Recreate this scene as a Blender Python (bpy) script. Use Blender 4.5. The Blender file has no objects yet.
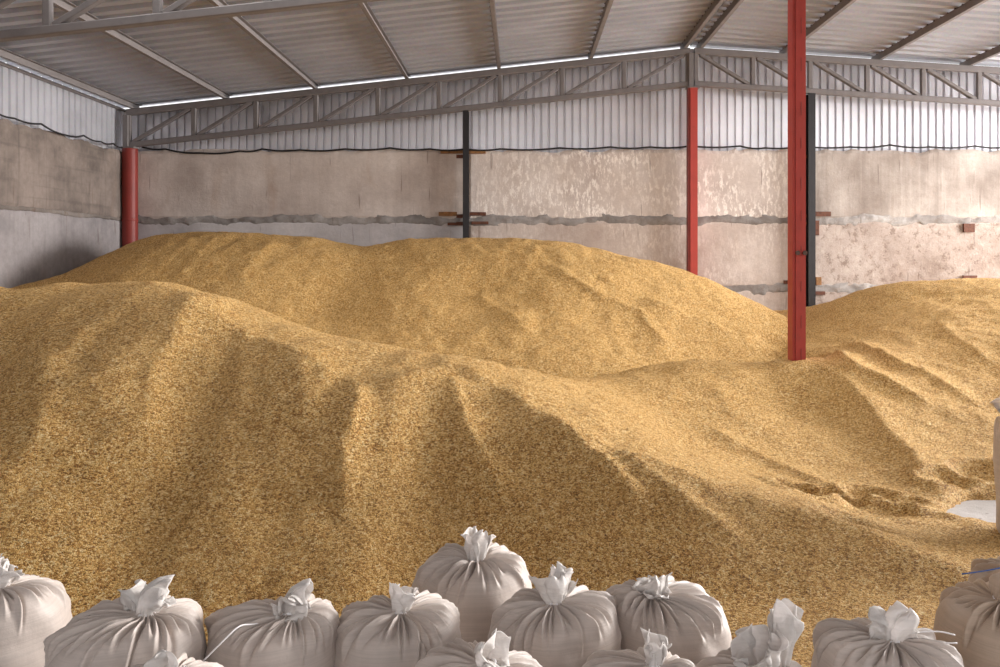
import bpy, bmesh, math, random
import numpy as np
from mathutils import Vector, Matrix

scene = bpy.context.scene
C = scene.collection
random.seed(7)

# ------------------------------------------------------------------ camera
F, CX, CY, CZ = 792.0, 520.0, 262.0, 1.66
cam_d = bpy.data.cameras.new('camera')
cam_d.sensor_width = 36.0
cam_d.lens = F * 36.0 / 1000.0
cam_d.shift_x = -(CX - 500.0) / 1000.0
cam_d.shift_y = -(333.5 - CY) / 1000.0
cam = bpy.data.objects.new('camera', cam_d)
cam.location = (0, 0, CZ)
cam.rotation_euler = (math.radians(90), 0, 0)
C.objects.link(cam)
scene.camera = cam
scene.view_settings.view_transform = 'Standard'
scene.view_settings.look = 'None'
scene.view_settings.gamma = 1
scene.view_settings.use_curve_mapping = False
scene.view_settings.exposure = 0.12


def P(px, py, Y):
    """survey: a direction read off the photograph and a distance give a point of the place"""
    return ((px - CX) / F * Y, Y, CZ - (py - CY) / F * Y)


# ------------------------------------------------------------------ node helpers
def s2l(r, g, b):
    f = lambda c: (c / 255 / 12.92) if c / 255 <= 0.04045 else ((c / 255 + 0.055) / 1.055) ** 2.4
    return (f(r), f(g), f(b), 1.0)


class N:
    def __init__(self, name):
        self.m = bpy.data.materials.new(name)
        self.m.use_nodes = True
        self.t = self.m.node_tree
        self.b = self.t.nodes['Principled BSDF']

    def node(self, typ, **kw):
        n = self.t.nodes.new(typ)
        for k, v in kw.items():
            setattr(n, k, v)
        return n

    def link(self, a, b):
        self.t.links.new(a, b)

    def put(self, sock, v):
        if hasattr(v, 'is_output') or isinstance(v, bpy.types.NodeSocket):
            self.link(v, sock)
        else:
            sock.default_value = v

    def coord(self, kind='Object', scale=(1, 1, 1), rot=(0, 0, 0), loc=(0, 0, 0)):
        c = self.node('ShaderNodeTexCoord')
        mp = self.node('ShaderNodeMapping')
        mp.inputs['Scale'].default_value = scale
        mp.inputs['Rotation'].default_value = rot
        mp.inputs['Location'].default_value = loc
        self.link(c.outputs[kind], mp.inputs['Vector'])
        return mp.outputs[0]

    def pos(self, scale=(1, 1, 1), loc=(0, 0, 0)):
        g = self.node('ShaderNodeNewGeometry')
        mp = self.node('ShaderNodeMapping')
        mp.inputs['Scale'].default_value = scale
        mp.inputs['Location'].default_value = loc
        self.link(g.outputs['Position'], mp.inputs['Vector'])
        return mp.outputs[0]

    def noise(self, vec, scale, detail=4, rough=0.55, dist=0.0):
        n = self.node('ShaderNodeTexNoise')
        self.link(vec, n.inputs['Vector'])
        n.inputs['Scale'].default_value = scale
        n.inputs['Detail'].default_value = detail
        n.inputs['Roughness'].default_value = rough
        n.inputs['Distortion'].default_value = dist
        return n.outputs['Fac']

    def ramp(self, fac, stops, interp='LINEAR'):
        r = self.node('ShaderNodeValToRGB')
        r.color_ramp.interpolation = interp
        el = r.color_ramp.elements
        while len(el) < len(stops):
            el.new(0.5)
        for e, (p, c) in zip(el, stops):
            e.position = p
            e.color = c if len(c) == 4 else (c[0], c[1], c[2], 1)
        self.link(fac, r.inputs[0])
        return r.outputs[0]

    def fac(self, fac, a, b, lo=0.0, hi=1.0):
        m = self.node('ShaderNodeMapRange')
        m.inputs['From Min'].default_value = a
        m.inputs['From Max'].default_value = b
        m.inputs['To Min'].default_value = lo
        m.inputs['To Max'].default_value = hi
        self.link(fac, m.inputs['Value'])
        return m.outputs[0]

    def mix(self, f, a, b, mode='MIX'):
        m = self.node('ShaderNodeMix', data_type='RGBA', blend_type=mode)
        self.put(m.inputs['Factor'], f)
        self.put(m.inputs['A'], a)
        self.put(m.inputs['B'], b)
        return m.outputs['Result']

    def math(self, op, a, b=0.0):
        m = self.node('ShaderNodeMath', operation=op)
        self.put(m.inputs[0], a)
        self.put(m.inputs[1], b)
        return m.outputs[0]

    def sep(self, vec):
        s = self.node('ShaderNodeSeparateXYZ')
        self.link(vec, s.inputs[0])
        return s.outputs

    def bump(self, h, strength, dist, prev=None):
        b = self.node('ShaderNodeBump')
        b.inputs['Strength'].default_value = strength
        b.inputs['Distance'].default_value = dist
        self.link(h, b.inputs['Height'])
        if prev is not None:
            self.link(prev, b.inputs['Normal'])
        return b.outputs[0]

    def out(self, color=None, rough=0.8, metal=0.0, normal=None, spec=0.3):
        if color is not None:
            self.put(self.b.inputs['Base Color'], color)
        self.put(self.b.inputs['Roughness'], rough)
        self.b.inputs['Metallic'].default_value = metal
        self.b.inputs['Specular IOR Level'].default_value = spec
        if normal is not None:
            self.link(normal, self.b.inputs['Normal'])
        return self.m


# ------------------------------------------------------------------ materials
def mat_grain():
    n = N('wheat_grain')
    p = n.pos()
    # jitter the lattice, then individual kernels as cells
    v1 = n.node('ShaderNodeTexVoronoi')
    v1.inputs['Scale'].default_value = 125
    n.link(n.pos(scale=(1, 1, 1.5)), v1.inputs['Vector'])
    v2 = n.node('ShaderNodeTexVoronoi')
    v2.inputs['Scale'].default_value = 210
    n.link(p, v2.inputs['Vector'])
    r1 = n.sep(v1.outputs['Color'])[0]
    r2 = n.sep(v2.outputs['Color'])[1]
    v3 = n.node('ShaderNodeTexVoronoi')
    v3.inputs['Scale'].default_value = 56
    n.link(n.pos(loc=(0.3, 0.7, 0.1)), v3.inputs['Vector'])
    r3 = n.sep(v3.outputs['Color'])[2]
    mixr = n.math('ADD', n.math('ADD', n.math('MULTIPLY', r1, 0.5), n.math('MULTIPLY', r2, 0.28)), n.math('MULTIPLY', r3, 0.22))
    col = n.ramp(mixr, [(0.17, s2l(98, 62, 24)), (0.34, s2l(172, 118, 54)), (0.5, s2l(216, 166, 92)),
                        (0.66, s2l(238, 198, 126)), (0.86, s2l(254, 234, 184))])
    big = n.noise(p, 1.6, 3)
    col = n.mix(n.fac(big, 0.35, 0.7, 0.0, 0.22), col, s2l(224, 180, 114))
    mid = n.noise(p, 9, 4, 0.6)
    col = n.mix(n.fac(mid, 0.35, 0.65, 0.12, 0.0), col, s2l(188, 136, 76))
    b1 = n.bump(n.math('SUBTRACT', 1.0, v1.outputs['Distance']), 0.9, 0.012)
    b2 = n.bump(n.noise(p, 34, 6, 0.7), 0.8, 0.03, b1)
    return n.out(col, 0.75, 0.0, b2, 0.25)


def mat_concrete(name, base, dark, light, streak=0.4, white=0.0, pits=0.0, seed=0.0, grid=False, rust=0.3, side=False):
    n = N(name)
    loc = (seed * 3.1, seed * 1.7, seed * 2.3)
    p = n.pos(loc=loc)
    big = n.noise(p, 0.9, 5, 0.6)
    col = n.ramp(big, [(0.3, dark), (0.52, base), (0.75, light)])
    fine = n.noise(p, 14, 6, 0.7)
    col = n.mix(n.fac(fine, 0.3, 0.7, 0.35, 0.0), col, dark)
    # vertical water streaks
    vs = n.pos(scale=(7, 7, 0.28), loc=loc)
    st = n.noise(vs, 1.4, 4, 0.6)
    col = n.mix(n.fac(st, 0.5, 0.75, 0.0, streak), col, dark)
    col = n.mix(n.fac(st, 0.45, 0.25, 0.0, streak * 0.6), col, light)
    if rust:
        rn = n.noise(n.pos(scale=(2.2, 2.2, 0.7), loc=(seed, 4, 2)), 1.0, 4, 0.6)
        col = n.mix(n.fac(rn, 0.6, 0.78, 0.0, rust), col, s2l(150, 108, 66))
    if white:
        blot = n.noise(n.pos(scale=(1, 1, 0.8), loc=(seed + 5, 1, 3)), 1.1, 2)
        spk = n.noise(n.pos(scale=(3, 3, 1.1), loc=loc), 5, 6, 0.75)
        w = n.math('MULTIPLY', n.fac(blot, 0.34, 0.58), n.fac(spk, 0.5, 0.57))
        col = n.mix(n.math('MULTIPLY', w, white), col, s2l(232, 224, 216))
    dr = n.noise(n.pos(scale=(19, 19, 1.6), loc=(seed * 2, 3, seed)), 1.0, 1, 0.4)
    col = n.mix(n.fac(dr, 0.70, 0.76, 0.0, 0.42), col, s2l(92, 72, 60))
    h = fine
    if pits:
        pt = n.noise(n.pos(loc=loc), 6.5, 7, 0.8)
        msk = n.fac(pt, 0.47, 0.39)
        col = n.mix(n.math('MULTIPLY', msk, pits), col, s2l(112, 92, 80))
        col = n.mix(n.fac(pt, 0.55, 0.65, 0, pits * 0.5), col, light)
        h = n.math('ADD', n.math('MULTIPLY', pt, 2.0), fine)
    if grid:
        gx = n.noise(n.pos(scale=(1, 9, 0.35), loc=loc), 1.2, 3)
        gz = n.noise(n.pos(scale=(0.35, 0.35, 8), loc=loc), 1.2, 3)
        col = n.mix(n.fac(gx, 0.56, 0.7, 0, 0.5), col, dark)
        col = n.mix(n.fac(gz, 0.56, 0.7, 0, 0.45), col, dark)
    nb = n.bump(h, 0.35, 0.02)
    return n.out(col, 0.9, 0.0, nb, 0.15)


def mat_simple(name, col, var=0.12, rough=0.5, metal=0.0, scale=6, rust=None, rust_amt=0.0, spec=0.4):
    n = N(name)
    p = n.pos()
    f = n.noise(p, scale, 5, 0.6)
    dk = tuple(c * (1 - var * 2) for c in col[:3]) + (1,)
    lt = tuple(min(1, c * (1 + var)) for c in col[:3]) + (1,)
    c = n.ramp(f, [(0.3, dk), (0.5, col), (0.75, lt)])
    if rust is not None:
        r = n.noise(n.pos(loc=(3, 7, 1)), scale * 1.8, 6, 0.7)
        c = n.mix(n.fac(r, 0.55, 0.72, 0, rust_amt), c, rust)
    b = n.bump(f, 0.12, 0.005)
    return n.out(c, rough, metal, b, spec)


def mat_zinc(name, col, rough=0.45, metal=0.35, var=0.1):
    n = N(name)
    p = n.pos()
    f = n.noise(p, 1.2, 4)
    sp = n.node('ShaderNodeTexVoronoi')
    sp.inputs['Scale'].default_value = 40
    n.link(p, sp.inputs['Vector'])
    dk = tuple(c * (1 - var) for c in col[:3]) + (1,)
    lt = tuple(min(1, c * (1 + var)) for c in col[:3]) + (1,)
    c = n.ramp(f, [(0.3, dk), (0.7, lt)])
    c = n.mix(0.06, c, sp.outputs['Color'], 'OVERLAY')
    return n.out(c, rough, metal, None, 0.5)


def mat_sack(name, col, weave=True, rough=0.5, crumple=0.25):
    n = N(name)
    o = n.coord('Object')
    f = n.noise(o, 5, 4, 0.6)
    dk = tuple(c * 0.85 for c in col[:3]) + (1,)
    lt = tuple(min(1, c * 1.1) for c in col[:3]) + (1,)
    c = n.ramp(f, [(0.3, dk), (0.7, lt)])
    z = n.sep(n.coord('Object', scale=(1, 1, 1)))
    w1 = n.math('SINE', n.math('MULTIPLY', z[2], 900.0))
    st = n.noise(n.coord('Object', scale=(3, 3, 160)), 1.0, 3, 0.7)
    c = n.mix(n.fac(st, 0.42, 0.62, 0.0, 0.28), c, tuple(x * 0.62 for x in col[:3]) + (1,))
    th = n.noise(n.coord('Object', scale=(60, 60, 4)), 1.0, 2)
    c = n.mix(n.fac(th, 0.45, 0.7, 0.0, 0.12), c, lt)
    h = n.math('ADD', st, n.math('MULTIPLY', th, 0.6))
    cr = n.noise(o, 18, 5, 0.6)
    b = n.bump(h, 0.2, 0.003)
    b = n.bump(cr, crumple, 0.012, b)
    m = n.out(c, rough, 0.0, b, 0.35)
    n.b.inputs['Sheen Weight'].default_value = 0.15
    return m


M = {}
M['grain'] = mat_grain()
M['truss'] = mat_simple('grey_primer_steel', s2l(112, 106, 105), 0.08, 0.55)
M['purlin'] = mat_simple('grey_purlin_steel', s2l(126, 119, 117), 0.08, 0.5, 0.1)
M['black'] = mat_simple('dark_steel', s2l(34, 31, 33), 0.15, 0.5)
M['red'] = mat_simple('red_oxide_paint', s2l(164, 58, 48), 0.06, 0.5, 0, 5, s2l(120, 52, 42), 0.3)
M['red_pipe'] = mat_simple('dark_red_paint', s2l(124, 42, 34), 0.08, 0.5, 0, 4)
M['red_dark'] = mat_simple('red_shade_side_and_weld', s2l(128, 46, 38), 0.1, 0.55, 0, 5)  # browner red: painted-in shade on the ridge post's left cheek, also weld marks
M['rust'] = mat_simple('rusty_steel', s2l(96, 58, 42), 0.3, 0.8, 0, 20)
M['wood'] = mat_simple('wood_wedge', s2l(138, 98, 60), 0.25, 0.8, 0, 14)
M['bolt'] = mat_simple('bolt_steel', s2l(90, 70, 62), 0.2, 0.4, 0.5, 30)
M['cable'] = mat_simple('black_rubber', s2l(34, 32, 34), 0.1, 0.6)
M['clad'] = mat_zinc('zinc_cladding', s2l(220, 219, 224), 0.33, 0.6)
M['roof'] = mat_zinc('zinc_roof', s2l(176, 176, 182), 0.45, 0.4)
M['mortar'] = mat_concrete('mortar', s2l(158, 152, 148), s2l(112, 106, 102), s2l(182, 177, 172), 0.1, 0, 0.3, 9, rust=0.1)
M['mortar_dark'] = mat_concrete('old_mortar', s2l(122, 113, 107), s2l(84, 77, 73), s2l(142, 134, 128), 0.1, 0, 0.4, 10, rust=0.1)
M['floor'] = mat_concrete('floor_concrete', s2l(196, 190, 186), s2l(160, 152, 146), s2l(216, 210, 206), 0.0, 0, 0.1, 4, rust=0.0)
M['sack'] = mat_sack('woven_sack', s2l(198, 185, 176))
M['sack_tan'] = mat_sack('woven_sack_tan', s2l(190, 168, 148))
M['tuft'] = mat_sack('white_sack_cloth', s2l(242, 236, 230), rough=0.4, crumple=1.0)
_t = M['tuft'].node_tree
_tr = _t.nodes.new('ShaderNodeBsdfTranslucent'); _tr.inputs['Color'].default_value = s2l(240, 236, 236)
_mx = _t.nodes.new('ShaderNodeMixShader'); _mx.inputs[0].default_value = 0.35
_o = _t.nodes['Material Output']
_t.links.new(_t.nodes['Principled BSDF'].outputs[0], _mx.inputs[1]); _t.links.new(_tr.outputs[0], _mx.inputs[2]); _t.links.new(_mx.outputs[0], _o.inputs['Surface'])
M['tie'] = mat_simple('white_twine', s2l(236, 232, 232), 0.04, 0.5)
M['blue'] = mat_simple('blue_twine', s2l(52, 92, 158), 0.05, 0.5)


# ------------------------------------------------------------------ object helpers
def link_mesh(name, verts, faces, mat, parent=None, smooth=False):
    me = bpy.data.meshes.new(name)
    me.from_pydata([tuple(v) for v in verts], [], faces)
    me.update()
    if smooth:
        me.polygons.foreach_set('use_smooth', [True] * len(me.polygons))
    me.materials.append(mat)
    o = bpy.data.objects.new(name, me)
    C.objects.link(o)
    if parent is not None:
        o.parent = parent
    return o


def tag(o, label=None, cat=None, group=None, kind=None):
    if label:
        o['label'] = label
    if cat:
        o['category'] = cat
    if group:
        o['group'] = group
    if kind:
        o['kind'] = kind
    return o


def empty(name, loc=(0, 0, 0)):
    o = bpy.data.objects.new(name, None)
    o.location = loc
    o.empty_display_size = 0.2
    C.objects.link(o)
    return o


class MB:
    """collects shapes into one mesh; origin = where the thing stands"""
    def __init__(self, origin=(0, 0, 0)):
        self.v, self.f, self.o = [], [], Vector(origin)

    def quads(self, vs, fs):
        b = len(self.v)
        self.v += [Vector(v) - self.o for v in vs]
        self.f += [tuple(b + i for i in f) for f in fs]

    def box(self, x0, x1, y0, y1, z0, z1):
        self.quads([(x0, y0, z0), (x1, y0, z0), (x1, y1, z0), (x0, y1, z0), (x0, y0, z1), (x1, y0, z1), (x1, y1, z1), (x0, y1, z1)],
                   [(0, 3, 2, 1), (4, 5, 6, 7), (0, 1, 5, 4), (1, 2, 6, 5), (2, 3, 7, 6), (3, 0, 4, 7)])

    def section(self, a, b, prof, up=(0, 0, 1)):
        """extrude a closed 2-D profile from a to b"""
        a, b = Vector(a), Vector(b)
        d = (b - a).normalized()
        s = d.cross(Vector(up)).normalized()
        u = s.cross(d)
        n = len(prof)
        vs = [a + s * x + u * y for x, y in prof] + [b + s * x + u * y for x, y in prof]
        fs = [(i, (i + 1) % n, n + (i + 1) % n, n + i) for i in range(n)]
        fs += [tuple(reversed(range(n))), tuple(range(n, 2 * n))]
        self.quads(vs, fs)

    def bar(self, a, b, w, h, up=(0, 0, 1)):
        c = min(w, h) * 0.12
        x, y = w / 2, h / 2
        self.section(a, b, [(-x + c, -y), (x - c, -y), (x, -y + c), (x, y - c), (x - c, y), (-x + c, y), (-x, y - c), (-x, -y + c)], up)

    def tube(self, pts, r, n=8):
        pts = [Vector(p) for p in pts]
        vs, fs = [], []
        ref = Vector((0.31, 0.17, 0.93))
        for i, p in enumerate(pts):
            d = (pts[min(i + 1, len(pts) - 1)] - pts[max(i - 1, 0)]).normalized()
            s = d.cross(ref).normalized()
            u = s.cross(d)
            for k in range(n):
                a = 2 * math.pi * k / n
                vs.append(p + (s * math.cos(a) + u * math.sin(a)) * r)
        for i in range(len(pts) - 1):
            for k in range(n):
                fs.append((i * n + k, i * n + (k + 1) % n, (i + 1) * n + (k + 1) % n, (i + 1) * n + k))
        fs.append(tuple(reversed(range(n))))
        fs.append(tuple((len(pts) - 1) * n + k for k in range(n)))
        self.quads(vs, fs)

    def build(self, name, mat, parent=None, smooth=False):
        return link_mesh(name, self.v, self.f, mat, parent, smooth)


# ------------------------------------------------------------------ numpy noise
rng = np.random.RandomState(11)
_tab = rng.rand(256, 256)


def vnoise(x, y):
    xi, yi = np.floor(x).astype(int), np.floor(y).astype(int)
    fx, fy = x - xi, y - yi
    fx = fx * fx * fx * (fx * (fx * 6 - 15) + 10)
    fy = fy * fy * fy * (fy * (fy * 6 - 15) + 10)
    g = lambda a, b: _tab[a % 256, b % 256]
    return ((g(xi, yi) * (1 - fx) + g(xi + 1, yi) * fx) * (1 - fy) + (g(xi, yi + 1) * (1 - fx) + g(xi + 1, yi + 1) * fx) * fy) * 2 - 1


def fbm(x, y, o=4, g=0.5):
    t, a = 0, 1.0
    for i in range(o):
        t = t + a * vnoise(x * 2 ** i + 17.3 * i, y * 2 ** i + 5.1 * i)
        a *= g
    return t


# ------------------------------------------------------------------ place dimensions
XL, XR, XI = -6.88, 12.9, 3.0       # left wall, right (open) side, ridge
YB, YF = 13.9, -4.2                 # back wall, front of the shed
ZW = 3.6                            # top of the three concrete courses
YT = 13.72                          # back frame line


def roofz(x):
    return 5.37 - 0.109 * (XI - x) if x < XI else 5.37 - 0.065 * (x - XI)


# floor
fl = MB()
fl.box(-9, 40, -30, 16, -0.3, 0.0)
floor = tag(fl.build('floor', M['floor']), 'pale concrete floor of the grain shed', None, None, 'structure')


# corrugated sheet: profile along one axis
def corrugated(name, mat, parent, along, a0, a1, pitch, depth, lo, hi, prof=((0.0, 0), (0.34, 0), (0.46, 1), (0.88, 1))):
    """along: maps (a, offset, t in {0,1}) -> point; trapezoid ribs"""
    vs, fs = [], []
    a = a0
    while a < a1:
        for (u, d) in prof:
            aa = min(a + u * pitch, a1)
            vs.append(along(aa, d * depth, 0))
            vs.append(along(aa, d * depth, 1))
        a += pitch
    for i in range(len(vs) // 2 - 1):
        fs.append((2 * i, 2 * i + 2, 2 * i + 3, 2 * i + 1))
    return link_mesh(name, vs, fs, mat, parent)


# ceiling (roof sheets)
ceil = tag(empty('ceiling', (XI, 5, 5.5)), 'grey corrugated metal roof seen from below', None, None, 'structure')
off = Vector(ceil.location)


def sheet(xa, xb):
    def f(a, d, t):
        x = xa if t == 0 else xb
        return Vector((x, a, roofz(x) + 0.115 + d)) - off
    return f


# each slope gets an added hole, out of view, so grain is lit from above
RIB = ((0.0, 1), (0.42, 1), (0.5, 0), (0.92, 0))
ADDED_HOLES = ((XL - 0.24, XI - 0.02, -4.6, 1.6, 6.6, 8.7), (XI + 0.02, XR + 0.4, 4.6, 10.6, 6.6, 10.0))
for (xa, xb, l0, l1, y0, y1) in ADDED_HOLES:
    corrugated('roof_sheet', M['roof'], ceil, sheet(xa, xb), YF, y0, 0.27, 0.075, 0, 1, RIB)
    corrugated('roof_sheet', M['roof'], ceil, sheet(xa, l0), y0, y1, 0.27, 0.075, 0, 1, RIB)
    corrugated('roof_sheet', M['roof'], ceil, sheet(l1, xb), y0, y1, 0.27, 0.075, 0, 1, RIB)
    corrugated('roof_sheet', M['roof'], ceil, sheet(xa, xb), y1, YB + 0.16, 0.27, 0.075, 0, 1, RIB)
rc = MB(off)
for s in (-1, 1):
    rc.quads([(XI, YF, 5.56), (XI, YB + 0.2, 5.56), (XI + s * 0.3, YB + 0.2, 5.54), (XI + s * 0.3, YF, 5.54)], [(0, 1, 2, 3)])
rc.build('ridge_cap', M['roof'], ceil)

# ------------------------------------------------------------------ concrete walls
wb = tag(empty('wall_back', (0, YB, 0)), 'back wall of stacked concrete panels under metal cladding', None, None, 'structure')
wl = tag(empty('wall_left', (XL, 5, 0)), 'left wall of stacked concrete panels under metal cladding', None, None, 'structure')


def panel(parent, mat, axis, a0, a1, z0, z1, face, thick, ragged=0.0, sd=0):
    """one concrete panel; the front face is a fine grid with a slightly uneven surface and broken top edge"""
    o = Vector(parent.location)
    na, nz = max(2, int((a1 - a0) / 0.06)), max(2, int((z1 - z0) / 0.06))
    A = np.linspace(a0, a1, na + 1)
    vs, fs = [], []
    top = z1 - np.abs(fbm(A * 2.3 + sd * 9, A * 0 + sd, 4)) * ragged
    for j in range(nz + 1):
        for i, a in enumerate(A):
            z = z0 + (top[i] - z0) * j / nz
            dep = 0.012 * float(vnoise(np.array(a * 1.3 + sd), np.array(z * 2.0)))
            edge = 0.02 if (j in (0, nz) or i in (0, na)) else 0
            q = face + dep + edge
            vs.append((a, q, z) if axis == 'x' else (-q, a, z))
    w = na + 1
    for j in range(nz):
        for i in range(na):
            f = (j * w + i, j * w + i + 1, (j + 1) * w + i + 1, (j + 1) * w + i)
            fs.append(f if axis == 'x' else f[::-1] if False else f)
    # rim going back
    ring = [i for i in range(w)] + [j * w + na for j in range(1, nz + 1)] + [nz * w + i for i in range(na - 1, -1, -1)] + [j * w for j in range(nz - 1, 0, -1)]
    b = len(vs)
    for i in ring:
        v = vs[i]
        vs.append((v[0], face + thick, v[2]) if axis == 'x' else (-(face + thick), v[1], v[2]))
    L = len(ring)
    for k in range(L):
        fs.append((ring[(k + 1) % L], ring[k], b + k, b + (k + 1) % L))
    fs.append(tuple(b + k for k in range(L)))
    return link_mesh('concrete_panel', [Vector(v) - o for v in vs], fs, mat, parent)


warm = [s2l(202, 190, 182), s2l(166, 152, 144), s2l(222, 212, 204)]
grey = [s2l(190, 184, 184), s2l(158, 152, 152), s2l(210, 204, 202)]
pink = [s2l(190, 176, 167), s2l(158, 141, 131), s2l(212, 200, 191)]
XS = [XL - 0.3, -0.93, 5.1, 11.1, 13.0]
colm = {
    (0, 2): mat_concrete('concrete_tan', *warm, streak=0.3, seed=1, rust=0.35),
    (0, 1): mat_concrete('concrete_grey', *grey, streak=0.15, seed=2, rust=0.0),
    (1, 2): mat_concrete('concrete_lime_spots', s2l(204, 192, 184), s2l(176, 162, 154), s2l(222, 212, 206), streak=0.15, white=0.9, seed=3, rust=0.2),
    (1, 1): mat_concrete('concrete_pinkish', *pink, streak=0.2, white=0.4, seed=5, rust=0.2),
    (2, 2): mat_concrete('concrete_streaked', s2l(174, 164, 156), s2l(130, 118, 110), s2l(200, 190, 182), streak=0.55, seed=6, rust=0.25),
    (2, 1): mat_concrete('concrete_pitted', s2l(172, 158, 149), s2l(134, 117, 107), s2l(196, 184, 175), streak=0.1, pits=0.65, seed=7, rust=0.15),
}
for c in range(4):
    cc = min(c, 2)
    for r in range(3):
        m = colm[(cc, 2)] if r == 2 else colm[(cc, 1)]
        z0, z1 = r * 1.2, r * 1.2 + (1.25 if r == 2 else 1.19)
        panel(wb, m, 'x', XS[c] + 0.01, XS[c + 1] - 0.01, z0, z1, YB, 0.22, 0.05 if r == 2 else 0.0, c * 3 + r)
lm_top = mat_concrete('concrete_form_marks', s2l(136, 123, 115), s2l(84, 76, 71), s2l(154, 141, 132), streak=0.25, seed=8, grid=True, rust=0.15)
lm_low = mat_concrete('concrete_left_grey', s2l(150, 143, 142), s2l(100, 95, 96), s2l(168, 161, 160), streak=0.3, seed=12, rust=0.1)
YS = [YF, 1.9, 7.9, YB + 0.2]
for c in range(3):
    for r in range(3):
        m = lm_top if r == 2 else lm_low
        panel(wl, m, 'y', YS[c] + 0.01, YS[c + 1] - 0.01, r * 1.2, r * 1.2 + 1.19, -XL, 0.22, 0.05 if r == 2 else 0.0, 20 + c * 3 + r)


# rough mortar bands along the joints
def mortar(parent, axis, a0, a1, zc, hgt, face, sd, up=0.6):
    o = Vector(parent.location)
    na, nz = int((a1 - a0) / 0.03), 8
    A = np.linspace(a0, a1, na + 1)
    hi = zc + hgt * (up + 0.10 * fbm(A * 2.2 + sd, A * 0 + sd * 1.3, 6, 0.8))
    lo = zc - hgt * (1 - up + 0.13 * fbm(A * 1.7 + sd + 40, A * 0 + sd, 6, 0.8))
    vs, fs = [], []
    for j in range(nz + 1):
        t = j / nz
        for i, a in enumerate(A):
            z = lo[i] + (hi[i] - lo[i]) * t
            bul = 0.02 * (math.sin(math.pi * t) ** 0.6 if 0 < t < 1 else 0)
            q = face + 0.02 - bul * (1 + 0.7 * float(fbm(np.array(a * 5.0 + sd), np.array(z * 9.0), 3))) - 0.006
            q = q if 0 < t < 1 else face + 0.035
            vs.append((a, q, z) if axis == 'x' else (-q, a, z))
    w = na + 1
    for j in range(nz):
        for i in range(na):
            fs.append((j * w + i, j * w + i + 1, (j + 1) * w + i + 1, (j + 1) * w + i))
    return link_mesh('mortar_seam', [Vector(v) - o for v in vs], fs, M['mortar'] if axis == 'x' else M['mortar_dark'], parent, True)


for c in range(3):
    mortar(wb, 'x', XS[c], XS[c + 1], 2.40, 0.22, YB, c * 7 + 1, 0.5)
    mortar(wb, 'x', XS[c], XS[c + 1], 1.20, 0.22, YB, c * 7 + 3, 0.5)
for c in range(1, 3):
    mortar(wl, 'y', YS[c], YS[c + 1], 2.40, 0.07, -XL, c * 5 + 31, 0.5)

# rusty embedded plates
for (px, py, w, h, mm) in ((968, 228, 0.19, 0.15, 'rust'), (969, 278, 0.24, 0.09, 'rust'), (816, 228, 0.08, 0.26, 'rust'), (822, 214, 0.28, 0.08, 'rust'),
                       (818, 281, 0.09, 0.14, 'wood'), (818, 293, 0.22, 0.06, 'rust'), (786, 282, 0.09, 0.06, 'rust'),
                       (448, 214, 0.32, 0.07, 'wood'), (478, 214, 0.28, 0.06, 'rust'), (458, 224, 0.36, 0.05, 'rust'), (480, 223, 0.3, 0.05, 'rust'),
                       (452, 152, 0.4, 0.06, 'wood'), (476, 152, 0.34, 0.06, 'wood')):
    x, y, z = P(px, py, YB)
    b = MB(wb.location)
    b.box(x - w / 2, x + w / 2, YB - 0.045, YB + 0.03, z - h / 2, z + h / 2)
    b.build('embedded_plate' if mm == 'rust' else 'wood_wedge', M[mm], wb)

# metal cladding above the concrete
oB, oL = Vector(wb.location), Vector(wl.location)


GROOVE = ((0.0, 0), (0.2, 0), (0.27, 1), (0.93, 1))


def clad_back(a, d, t):
    return Vector((a, YB + 0.16 - d, 3.42 if t == 0 else roofz(a) + 0.065)) - oB


def clad_left(a, d, t):
    return Vector((XL - 0.16 + d, a, 3.42 if t == 0 else roofz(XL) + 0.065)) - oL


corrugated('cladding_sheet', M['clad'], wb, clad_back, XL - 0.16, XR, 0.137, 0.045, 0, 1, GROOVE)
corrugated('cladding_sheet', M['clad'], wl, clad_left, YF, YB + 0.16, 0.16, 0.04, 0, 1, GROOVE)
rl = MB(oL)
rl.bar((XL - 0.09, YF, roofz(XL) + 0.035), (XL - 0.09, YB + 0.1, roofz(XL) + 0.035), 0.05, 0.04)
rl.build('cladding_rail', M['purlin'], wl)

# ------------------------------------------------------------------ trusses
def truss(name, label, Y, x0, x1, xs, side, group):
    """parallel-chord sloping truss; xs = vertical positions; side +1: diagonals rise to the right"""
    o = (x0, Y, 0)
    t = tag(empty(name, o), label, 'roof truss', group)
    ztop = lambda x: roofz(x) - 0.055
    zbot = lambda x: roofz(x) - 0.62
    b = MB(o); b.bar((x0, Y, ztop(x0)), (x1, Y, ztop(x1)), 0.1, 0.11); b.build('top_chord', M['truss'], t)
    b = MB(o); b.bar((x0, Y, zbot(x0)), (x1, Y, zbot(x1)), 0.1, 0.09); b.build('bottom_chord', M['truss'], t)
    for x in xs:
        b = MB(o); b.bar((x, Y, zbot(x) + 0.045), (x, Y, ztop(x) - 0.055), 0.08, 0.07, (0, 1, 0)); b.build('vertical_web', M['truss'], t)
    for xa, xb in zip(xs[:-1], xs[1:]):
        if side > 0:
            p, q = (xa + 0.07, Y, zbot(xa) + 0.05), (xb - 0.07, Y, ztop(xb) - 0.06)
        else:
            p, q = (xa + 0.07, Y, ztop(xa) - 0.06), (xb - 0.07, Y, zbot(xb) + 0.05)
        b = MB(o); b.bar(p, q, 0.06, 0.08, (0, 1, 0)); b.build('diagonal_web', M['truss'], t)
    return t


def xat(px, Y):
    return (px - CX) / F * Y


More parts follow.
